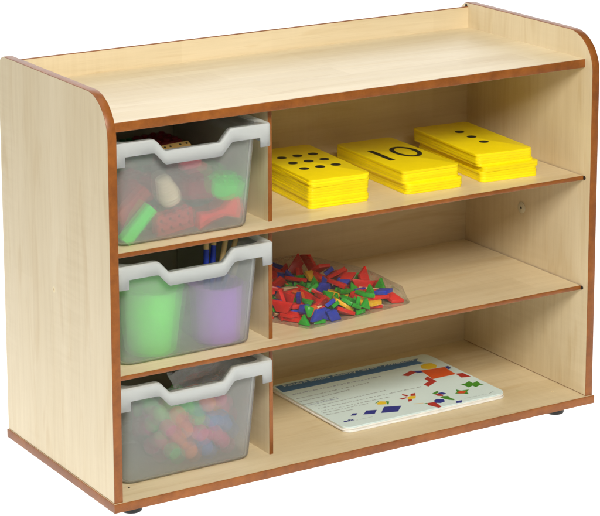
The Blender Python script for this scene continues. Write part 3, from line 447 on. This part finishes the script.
SH = {'triangle': cen([(0, 0), (s, 0), (s/2, s*q)]), 'trapezoid': cen([(0, 0), (2*s, 0), (1.5*s, s*q), (.5*s, s*q)]),
 'rhombus': cen([(0, 0), (s, 0), (1.5*s, s*q), (.5*s, s*q)]), 'thin': cen([(0, 0), (s, 0), (s+s*q, s/2), (s*q, s/2)]),
 'hexagon': [(s*math.cos(i*math.pi/3), s*math.sin(i*math.pi/3)) for i in range(6)], 'square': cen([(0, 0), (s, 0), (s, s), (0, s)])}
BC = {'triangle': ('green', (.018, .36, .022)), 'trapezoid': ('red', (.68, .016, .010)), 'rhombus': ('blue', (.020, .045, .42)), 'thin': ('tan', (.74, .55, .32)), 'hexagon': ('yellow', (.83, .47, .01)), 'square': ('orange', (.80, .13, .012))}
BN = {'triangle': 'triangle', 'trapezoid': 'trapezoid', 'rhombus': 'wide rhombus', 'thin': 'narrow rhombus', 'hexagon': 'hexagon', 'square': 'square'}
pm = {}
pts = []
for r in BLOCKS:
    k = r[0]
    M4 = Matrix.Translation((r[1], r[2], r[3]+Z2+.0004)) @ Quaternion(r[4:8]).to_matrix().to_4x4()
    nm = '%s_block' % BN[k].split()[-1]
    if k not in pm:
        o = obj(nm, *prism_vf(SH[k], -.0039, .0039), plastic('block_'+BC[k][0], BC[k][1], .32, .45, .07, scale=60), bevel=.0007, bseg=2, smooth=30); pm[k] = o
    else:
        o = pm[k].copy(); COL.objects.link(o)
    o.matrix_world = M4
    tag(o, '%s %s pattern block in the clear bag on the middle shelf' % (BC[k][0], BN[k]), 'block', '%s pattern blocks in the bag' % BC[k][0])
    P2 = SH[k]
    for i in range(len(P2)):
        a = Vector(P2[i]); b = Vector(P2[(i+1) % len(P2)])
        for u in (0, .25, .5, .75):
            w = a.lerp(b, u)
            for sc in (1, .66, .33): pts += [M4 @ Vector((w.x*sc, w.y*sc, zz)) for zz in (-.004, .004)]
# film draped over the heap
FOOT = [(.466, .075), (.480, .0735), (.732, .106), (.737, .111), (.726, .238), (.640, .374), (.50, .398), (.388, .243)]
gx0, gy0, gs, gn = .36, .04, .003, 140
H0 = [[Z2+.0012]*gn for _ in range(gn)]
for p in pts:
    i0 = int((p.x-gx0)/gs); j0 = int((p.y-gy0)/gs)
    for i in range(max(0, i0-4), min(gn, i0+5)):
        for j in range(max(0, j0-4), min(gn, j0+5)):
            if (i-i0)**2+(j-j0)**2 < 15: H0[i][j] = max(H0[i][j], p.z+.0012)
import numpy as np
H0 = np.array(H0)
inside = np.zeros((gn, gn), bool)
for i in range(gn):
    for j in range(gn):
        x, y = gx0+i*gs, gy0+j*gs; c = False
        for k in range(len(FOOT)):
            (xa, ya), (xb, yb) = FOOT[k], FOOT[k-1]
            if (ya > y) != (yb > y) and x < (xb-xa)*(y-ya)/(yb-ya)+xa: c = not c
        inside[i, j] = c
for _ in range(2): inside[1:-1, 1:-1] |= inside[2:, 1:-1] | inside[:-2, 1:-1] | inside[1:-1, 2:] | inside[1:-1, :-2]
def nb(A, f):
    B = A.copy()
    for dx, dy in ((1, 0), (-1, 0), (0, 1), (0, -1)): B = f(B, np.roll(np.roll(A, dx, 0), dy, 1))
    return B
C0 = np.where(inside, H0, Z2+.0012)
for _ in range(16): C0 = nb(C0, np.maximum)
for _ in range(16): C0 = nb(C0, np.minimum)
for _ in range(10): C0[1:-1, 1:-1] = (C0[2:, 1:-1]+C0[:-2, 1:-1]+C0[1:-1, 2:]+C0[1:-1, :-2])/4
H0 = np.maximum(H0, C0)
H1 = H0.copy()
for _ in range(420):              # a membrane stretched over the heap, held down along the bag's seam
    A = H1.copy(); A[1:-1, 1:-1] = (H1[2:, 1:-1]+H1[:-2, 1:-1]+H1[1:-1, 2:]+H1[1:-1, :-2])/4
    H1 = np.maximum(np.where(inside, A, Z2+.0012), np.where(inside, H0, 0))
H1 = H1.tolist()
def hz(x, y):
    u = min(gn-2, max(0, (x-gx0)/gs)); w = min(gn-2, max(0, (y-gy0)/gs)); i = int(u); j = int(w); u -= i; w -= j
    return H1[i][j]*(1-u)*(1-w)+H1[i+1][j]*u*(1-w)+H1[i][j+1]*(1-u)*w+H1[i+1][j+1]*u*w
for _ in range(3):                 # rounded corners
    FOOT = [(a[0]*(1-u)+b[0]*u, a[1]*(1-u)+b[1]*u) for a, b in zip(FOOT, FOOT[1:]+FOOT[:1]) for u in (.25, .75)]
cxy = Vector((.57, .235)); NA, NR = 120, 40
V = [(cxy.x, cxy.y, hz(*cxy)+.001)]; F = []
for r in range(1, NR+1):
    for a in range(NA):
        # ray to polygon
        d = Vector((math.cos(2*math.pi*a/NA), math.sin(2*math.pi*a/NA))); best = 9
        for i in range(len(FOOT)):
            p = Vector(FOOT[i])-cxy; e = Vector(FOOT[(i+1) % len(FOOT)])-Vector(FOOT[i]); den = d.x*e.y-d.y*e.x
            if abs(den) > 1e-9:
                tt = (p.x*e.y-p.y*e.x)/den; uu = (p.x*d.y-p.y*d.x)/den
                if tt > 0 and -1e-6 <= uu <= 1.000001: best = min(best, tt)
        u = r/NR; P = cxy+d*best*u
        edge = max(0, (u-.93)/.07)
        z = (hz(P.x, P.y)+.0010+1*.0010*(1+noise.noise(Vector((P.x*34, P.y*34, 2))))+.0007*noise.noise(Vector((P.x*95, P.y*95, 5))))
        z = z*(1-edge)+(Z2+.0016+.0018*max(0, noise.noise(Vector((P.x*40, P.y*40, 9)))))*edge
        V.append((P.x, P.y, max(z, Z2+.0008)))
for _ in range(3):                 # the film bridges small gaps between blocks
    for r in range(NR-1):
        zz = [V[1+r*NA+a][2] for a in range(NA)]; w_ = 5
        for a in range(NA):
            x, y, z = V[1+r*NA+a]; V[1+r*NA+a] = (x, y, max(Z2+.0008, sum(zz[(a+d) % NA] for d in range(-w_, w_+1))/(2*w_+1)))
for a in range(NA): F.append((0, 1+a, 1+(a+1) % NA))
for r in range(NR-1): F += [(1+r*NA+a, 1+(r+1)*NA+a, 1+(r+1)*NA+(a+1) % NA, 1+r*NA+(a+1) % NA) for a in range(NA)]
o_ = len(V)
for a in range(NA): x, y, z = V[1+(NR-1)*NA+a]; V.append((x, y, Z2+.0003))
F += [(1+(NR-1)*NA+a, o_+a, o_+(a+1) % NA, 1+(NR-1)*NA+(a+1) % NA) for a in range(NA)]
F.append(tuple(range(o_, o_+NA))[::-1])
BP = (.57, .235, Z2)
bag = obj('plastic_bag', [(x-BP[0], y-BP[1], z-BP[2]) for x, y, z in V], F, clear_film('clear_bag_film', .03, .08), loc=BP, smooth=60)
tag(bag, 'clear plastic bag lying on the middle shelf, full of coloured pattern blocks', 'bag')

# ------------------------------------------------------------------ bag of beads (bottom tray)
BEADS = [["orange",0.274,0.1823,0.0166],["green",0.3025,0.1996,0.0166],["orange",0.2617,0.2133,0.0166],["pink",0.1736,0.1783,0.0166],["blue",0.3032,0.1663,0.0166],["pink",0.3038,0.133,0.0166],["orange",0.2242,0.1198,0.0166],["orange",0.2407,0.1818,0.0166],["green",0.193,0.1317,0.0166],["orange",0.2284,0.2128,0.0166],["blue",0.2575,0.1181,0.0166],["blue",0.3192,0.1499,0.0407],["orange",0.2412,0.1485,0.0166],["pink",0.1969,0.2021,0.0166],["orange",0.2059,0.1701,0.0166],["blue",0.3187,0.1832,0.0408],["green",0.2121,0.2092,0.0454],["blue",0.2451,0.2151,0.0454],["pink",0.1835,0.1919,0.0454],["green",0.2829,0.2088,0.042],["blue",0.2745,0.149,0.0166],["pink",0.2469,0.1167,0.0481],["pink",0.1743,0.1512,0.0361],["orange",0.2227,0.1777,0.0443],["green",0.1707,0.1679,0.0647],["green",0.2579,0.1479,0.0454],["pink",0.3236,0.1665,0.0692],["orange",0.2152,0.1456,0.0372],["pink",0.2816,0.1226,0.0392],["blue",0.3024,0.1324,0.0634],["green",0.287,0.1641,0.0456],["green",0.1968,0.2021,0.0741],["orange",0.2573,0.1842,0.0454],["pink",0.1868,0.1368,0.0634],["green",0.2284,0.2128,0.0742],["orange",0.2159,0.121,0.0597],["yellow",0.3038,0.199,0.066],["blue",0.2723,0.1201,0.0711],["green",0.2666,0.2127,0.0707],["green",0.2037,0.1673,0.0696],["orange",0.3155,0.1865,0.0946],["green",0.1762,0.1842,0.0932],["green",0.1749,0.1492,0.092],["orange",0.2886,0.2062,0.0949],["orange",0.2393,0.1813,0.0733],["green",0.2766,0.1809,0.0724],["green",0.2626,0.1512,0.0783],["orange",0.2316,0.1497,0.0659],["green",0.25,0.215,0.0995],["green",0.2408,0.1175,0.0816],["orange",0.2959,0.1569,0.085],["orange",0.2629,0.1845,0.1026],["orange",0.2038,0.1267,0.0902],["green",0.212,0.2092,0.1029],["pink",0.2971,0.1299,0.1044],["green",0.2365,0.1486,0.0989],["green",0.2051,0.1592,0.102],["orange",0.2656,0.1192,0.1038]]
BCOL = {'green': (.06, .62, .09), 'pink': (.86, .06, .28), 'orange': (.92, .22, .07), 'blue': (.06, .22, .72), 'yellow': (.90, .66, .02)}
bmz = .0006+.0022
bp0 = {}
NUV = lathe_vf([(.0166*math.sin(R(max(.6, a))), -.0166*math.cos(R(a))) for a in range(0, 181, 15)], 24)
for c, x, y, z in BEADS:
    if c not in bp0: o = bp0[c] = obj('bead', *NUV, plastic('bead_'+c, BCOL[c], .38, .4), smooth=60)
    else: o = bp0[c].copy(); COL.objects.link(o)
    o.location = (x, y, z+bmz+.0020)
    tag(o, 'round %s bead in the clear bag inside the bottom tray' % c, 'bead', '%s beads in the bottom tray' % c)
V = []; F = []; na = 56
prof = [(0.0, .55), (.0012, .80), (.006, .95), (.02, 1.02), (.05, 1.035), (.08, 1.02), (.098, .98), (.112, .90), (.124, .78), (.136, .60), (.148, .49), (.158, .46), (.168, .48), (.178, .53), (.188, .58)]
for j, (z, k) in enumerate(prof):
    u = min(1, max(0, (z-.108)/.050)); cx_ = .247+.038*u; cy_ = .166-.016*u
    ax = (.0965*k)*(1-u)+(.088*(k+.45))*u; ay = (.0690*k)*(1-u)+.0035*u
    for a in range(na):
        th = 2*math.pi*a/na
        nz = noise.noise(Vector((math.cos(th)*2.2, math.sin(th)*2.2, z*30)))
        nz2 = noise.noise(Vector((math.cos(th)*6, math.sin(th)*6, z*70+4)))
        wob = 1+(.015*nz+.012*nz2)*(1 if z > .004 else 0)
        V.append((cx_+ax*math.cos(th)*wob, cy_+ay*math.sin(th)*wob+u*(.006*math.sin(th*1.0+z*60)*0+.013*noise.noise(Vector((math.cos(th)*5, z*60, 7)))), z+bmz+.0004+u*.010*nz+u*.22*ax*math.cos(th)+u*.006*noise.noise(Vector((math.cos(th)*9, math.sin(th)*9, 3)))))
for j in range(len(prof)-1): F += [(j*na+a, j*na+(a+1) % na, (j+1)*na+(a+1) % na, (j+1)*na+a) for a in range(na)]
F.append(tuple(range(na))[::-1])
o = obj('plastic_bag', [(x-.247, y-.166, z-bmz) for x, y, z in V], F, None, loc=(.247, .166, bmz), smooth=50, mats=[clear_film('bead_bag_film', .03, .12), clear_film('bag_neck_film', .24, .12)], fm=[1 if k//na >= 9 else 0 for k in range(len(F)-1)]+[0])
tag(o, 'crumpled clear bag of beads sticking up out of the bottom tray', 'bag')

# ------------------------------------------------------------------ cups and brushes (middle tray)
zc = Z2+.0006+.0024
def cup(x, y, r0, r1, h, col, label):
    v, f = lathe_vf([(.001, .0), (r0-.004, 0), (r0, .004), (r1, h-.004), (r1+.0022, h-.003), (r1+.0022, h), (r1-.001, h), (r1-.003, h-.004), (r0-.002, .006), (.001, .005)], 48)
    o = obj('paint_cup', v, f, plastic(label.split()[0]+'_cup', col, .35, .4, .03), loc=(x, y, zc), smooth=40)
    return tag(o, label, 'cup', 'cups in the middle tray')
cup(.1440, .121, .0490, .0635, .127, (.11, .76, .05), 'green plastic cup inside the middle tray')
cup(.2820, .112, .0460, .0515, .114, (.36, .13, .56), 'purple plastic cup inside the middle tray')
M_BLUEP = plastic('brush_blue', (.012, .035, .36), .25, .5); M_TAN = plastic('brush_wood', (.62, .42, .17), .4, .4, .12); M_FER = plastic('brush_ferrule', (.5, .5, .48), .3)
BR = [((.2754, .15, .3706), (.2885, .155, .4125), .86, 'paint brush leftmost in the purple cup, tall blue grip and tan tip'),
      ((.2998, .152, .3729), (.3066, .158, .4110), .93, 'dark blue paint brush second from the left, blue grip reaching nearly to its tip'),
      ((.3172, .15, .3722), (.3300, .155, .4110), .42, 'paint brush with tan handle, second from the right, blue only low down'),
      ((.3336, .15, .3825), (.3530, .155, .4115), .20, 'pale wooden paint brush rightmost in the purple cup')]
for a, b, fb, lab in BR:
    sh = Vector((-.0170, -.0270, .0095)); a = Vector(a)+sh; b = Vector(b)+sh; d = (b-a).normalized()
    foot = a - d*((a.z-(zc+.012))/d.z)
    # keep the foot inside the cup
    c0 = Vector((.286, .112, zc+.012)); off = foot-c0; off.z = 0
    if off.length > .026: foot = c0+off.normalized()*.026
    d = (b-foot).normalized(); Ln = (b-foot).length+.016
    t = empty('paint_brush', foot, lab, 'brush', 'paint brushes in the purple cup', d.to_track_quat('Z', 'Y').to_euler())
    zb = Ln*(.52+.42*fb)
    obj('bristles', *lathe_vf([(.001, 0), (.004, .003), (.0052, .016), (.0045, .024)], 16), M_TAN, t, smooth=50)
    obj('ferrule', *lathe_vf([(.0046, .0242), (.0048, .0245), (.0044, .043), (.0040, .0433)], 16), M_FER, t, smooth=50)
    obj('grip', *lathe_vf([(.0042, .0435), (.0050, .06), (.0056, zb*.8), (.0052, zb)], 18), M_BLUEP, t, smooth=50)
    obj('handle', *lathe_vf([(.0051, zb+.0002), (.0052, zb+.002), (.0050, Ln-.004), (.0035, Ln-.0008), (.001, Ln)], 18), M_TAN, t, smooth=50)

# ------------------------------------------------------------------ toys in the top tray
z0 = Z1+.0006+.0024
def brick(name, nx, ny, h, p, mat, label, loc, rot, studs=True, sr=.0048, cat='toy block', holes=False):
    v, f = box_vf(-nx*p/2, nx*p/2, -ny*p/2, ny*p/2, 0, h)
    o = obj(name, v, f, mat, loc=loc, bevel=.0012, bseg=2, smooth=30)
    if studs:
        parts = [xf(lathe_vf([(sr, h-.0002), (sr, h+.0032), (sr-.0007, h+.0038)], 14), Matrix.Translation(((i-(nx-1)/2)*p, (j-(ny-1)/2)*p, 0))) for i in range(nx) for j in range(ny)]
        obj('stud_row', *merge(*parts), mat, o, smooth=35)
    if holes:
        parts = [xf(lathe_vf([(.0032, 0), (.0032, .0004), (.0001, .0004)], 14), Matrix.Translation(((i-(nx-1)/2)*p, -ny*p/2, hh)) @ Matrix.Rotation(R(90), 4, 'X')) for i in range(nx) for hh in ((h*.30, h*.72))]
        obj('peg_holes', *merge(*parts), M_DARK, o)
    o.rotation_euler = rot
    return tag(o, label, cat, 'building toys in the top tray')
def pm_(n, c): return plastic('toy_'+n, c, .4, .4, .04)
TG, TR, TM, TP, TDG = pm_('green', (.035, .72, .05)), pm_('red', (.86, .04, .035)), pm_('maroon', (.25, .018, .028)), pm_('pink', (.85, .10, .18)), pm_('dark_green', (.02, .16, .05))
TC = pm_('cream', (.80, .66, .48)); TDR = pm_('dull_red', (.52, .06, .05))
# bottom layer of large bricks carries the rest
brick('toy_brick', 4, 4, .042, .021, TM, 'maroon studded brick on the tray floor at its front left', (.118, .165, z0), (0, 0, R(8)), sr=.006)
brick('toy_brick', 5, 4, .040, .021, TDG, 'dark green studded brick on the tray floor near the right', (.245, .200, z0), (0, 0, R(-6)), sr=.006)
brick('toy_brick', 5, 4, .044, .021, TM, 'maroon studded brick on the tray floor far back on the left', (.150, .290, z0), (0, 0, R(4)), sr=.006)
brick('toy_brick', 4, 4, .046, .021, TDR, 'dull red studded brick on the tray floor far back on the right', (.268, .310, z0), (0, 0, R(-9)), sr=.006)
brick('toy_brick', 4, 4, .048, .021, TM, 'maroon studded brick standing on the dark green one', (.262, .205, z0+.0445), (0, 0, R(14)), sr=.006)
brick('toy_brick', 4, 4, .050, .021, TDG, 'dark green studded brick on top of the back left pile', (.150, .262, z0+.0485), (0, 0, R(-12)), sr=.006)
brick('toy_brick', 4, 3, .034, .021, TM, 'maroon brick highest of the back right pile', (.250, .290, z0+.0965), (R(4), 0, R(10)), sr=.006)
brick('toy_brick', 3, 3, .040, .021, TDG, 'dark green brick highest of the back left pile', (.165, .235, z0+.1030), (0, R(5), R(22)), sr=.006)
brick('toy_brick', 4, 3, .050, .021, TM, 'maroon brick resting on the front left one', (.125, .175, z0+.0460), (0, R(-4), R(10)), sr=.006)
# pieces leaning on the front wall
brick('toy_bar', 4, 1, .022, .0205, TG, 'bright green bar leaning against the front wall of the top tray', (.1010, .0700, .4975), (0, R(-45.5), 0), studs=False)
brick('toy_bar', 4, 1, .024, .0200, TDR, 'dull red bar leaning behind the bright green one', (.1060, .1030, .5255), (0, R(-40), 0), studs=False)
brick('toy_beam', 4, 1, .040, .0200, TDR, 'dull red beam with peg holes lying behind the front wall', (.1800, .0900, z0+.0020), (0, R(-6), R(3)), holes=True)
poly = [(-.047, -.019), (-.018, -.010), (.012, -.008), (.040, -.020), (.048, -.006), (.046, .022), (.030, .020), (.012, .006), (-.016, .005), (-.040, .010)]
v, f = prism_vf(poly, -.010, .010)
o = obj('toy_connector', v, f, TR, loc=(.2690, .0800, .5000), bevel=.0015, smooth=30); o.rotation_euler = (R(90), R(-8), 0)
tag(o, 'bright red bow shaped connector near the right end of the top tray', 'toy block', 'building toys in the top tray')
v, f = prism_vf([(.045*math.cos(k*math.pi/4+.2), .033*math.sin(k*math.pi/4+.2)) for k in range(8)], 0, .030)
st = [xf(lathe_vf([(.0055, .0298), (.0055, .034), (.0048, .0346)], 14), Matrix.Translation((a, b, 0))) for a in (-.022, 0, .022) for b in (-.009, .009)]
o = obj('toy_hub', v, f, TG, loc=(.2980, .1020, .5310), bevel=.0015, smooth=30); o.rotation_euler = (R(18), R(4), R(12)); obj('stud_row', *merge(*st), TG, o, smooth=35)
tag(o, 'bright green eight sided block with studs in the top tray', 'toy block', 'building toys in the top tray')
prof = [(.001, 0)]
for k in range(9):
    r = .0225-.0014*abs(k-2); prof += [(r-.004, .0062*k+.0004), (r, .0062*k+.0016), (r, .0062*k+.0042), (r-.004, .0062*k+.0056)]
prof.append((.001, .057))
v, f = lathe_vf(prof, 30)
o = obj('toy_screw', v, f, TC, loc=(.1660, .0725, .5380), smooth=35); o.rotation_euler = (R(8), R(-24), 0)
tag(o, 'cream ridged screw piece behind the front wall of the top tray', 'toy block', 'building toys in the top tray')
brick('toy_brick', 3, 1, .012, .0150, TP, 'small pink studded brick high up in the top tray beside the green hub', (.2300, .1150, .5860), (R(12), R(-4), R(8)), sr=.004)
brick('toy_brick', 3, 2, .034, .0210, TM, 'maroon brick between the cream screw and the green hub', (.2300, .0980, .5300), (R(-6), R(6), R(10)), sr=.005)
# wooden domino on top of the heap
M_DOM = plastic('domino_wood', (.32, .20, .06), .45, .4, .12)  # wood colour darkened to carry the shade inside the bay
o = obj('domino', *box_vf(-.031, .031, -.016, .016, 0, .0085), M_DOM, loc=(.1990, .1060, .6215), bevel=.0008, smooth=30); o.rotation_euler = (R(28), R(-1.5), R(4))
dots = [xf(lathe_vf([(.0024, .0084), (.0024, .0088), (.0001, .0088)], 12), Matrix.Translation((a, b, 0))) for a in (-.024, -.012, .010, .024) for b in (-.009, .009)]
obj('pips', *merge(*dots), M_INK, o)
tag(o, 'wooden domino with dark pips lying on top of the blocks in the top tray', 'domino')

# ------------------------------------------------------------------ light: studio softboxes, fill panels added under and behind the sweep
def area(name, loc, target, sx_, sy_, energy, col=(1, 1, 1)):
    l = bpy.data.lights.new(name, 'AREA'); l.shape = 'RECTANGLE'; l.size = sx_; l.size_y = sy_; l.energy = energy; l.color = col
    o = bpy.data.objects.new(name, l); COL.objects.link(o); o.location = loc
    o.rotation_euler = (Vector(target)-Vector(loc)).to_track_quat('-Z', 'Y').to_euler(); return o
area('key_softbox', (-.60, -2.95, 2.80), (.55, .2, .35), 1.5, 1.2, 186, (1, .955, .875))
area('overhead_softbox', (.4, .3, 3.4), (.55, .2, .4), 2.6, 2.0, 17, (.92, .97, 1))
area('side_softbox', (-3.6, -.3, 1.4), (.2, .2, .4), 1.5, 2.0, 33, (.96, .985, 1))
area('under_floor_fill', (5.60, 2.57, FZ-.12), (5.60, 2.57, 5), 12.80, 6.65, 406)  # added unseen lamp, shines up through the floor to erase contact shadows
area('backdrop_fill', (1, 7.0, 3), (1, -5, 3), 22, 8, 1150)  # added unseen lamp behind the sweep, whitens it for sheen on top faces
w = bpy.data.worlds.new('World'); S.world = w; w.use_nodes = True
w.node_tree.nodes['Background'].inputs[0].default_value = (1, 1, 1, 1); w.node_tree.nodes['Background'].inputs[1].default_value = .14

# ------------------------------------------------------------------ camera
cam = bpy.data.cameras.new('camera'); co = bpy.data.objects.new('camera', cam); COL.objects.link(co); S.camera = co
yaw, pitch, roll = -.5486, .2004, -.0033
fwd = Vector((-math.sin(yaw)*math.cos(pitch), math.cos(yaw)*math.cos(pitch), -math.sin(pitch))); rt = Vector((math.cos(yaw), math.sin(yaw), 0)); up = rt.cross(fwd)
c_, s_ = math.cos(roll), math.sin(roll); rt, up = c_*rt+s_*up, -s_*rt+c_*up
co.matrix_world = Matrix(((rt.x, up.x, -fwd.x, -1.8528), (rt.y, up.y, -fwd.y, -3.6558), (rt.z, up.z, -fwd.z, 1.6784), (0, 0, 0, 1)))
cam.sensor_fit = 'HORIZONTAL'; cam.sensor_width = 36; cam.lens = 2349.6*36/600
cam.shift_x = (300-289.46)/600; cam.shift_y = (53.31-258)/600
cam.clip_start = .05; cam.clip_end = 100
S.view_settings.view_transform = 'Standard'; S.view_settings.look = 'None'; S.view_settings.exposure = 0; S.view_settings.gamma = 1
S.cycles.max_bounces = 16; S.cycles.transmission_bounces = 12; S.cycles.transparent_max_bounces = 24; S.cycles.diffuse_bounces = 6; S.cycles.glossy_bounces = 6
S.cycles.sample_clamp_indirect = 6; S.cycles.use_adaptive_sampling = False
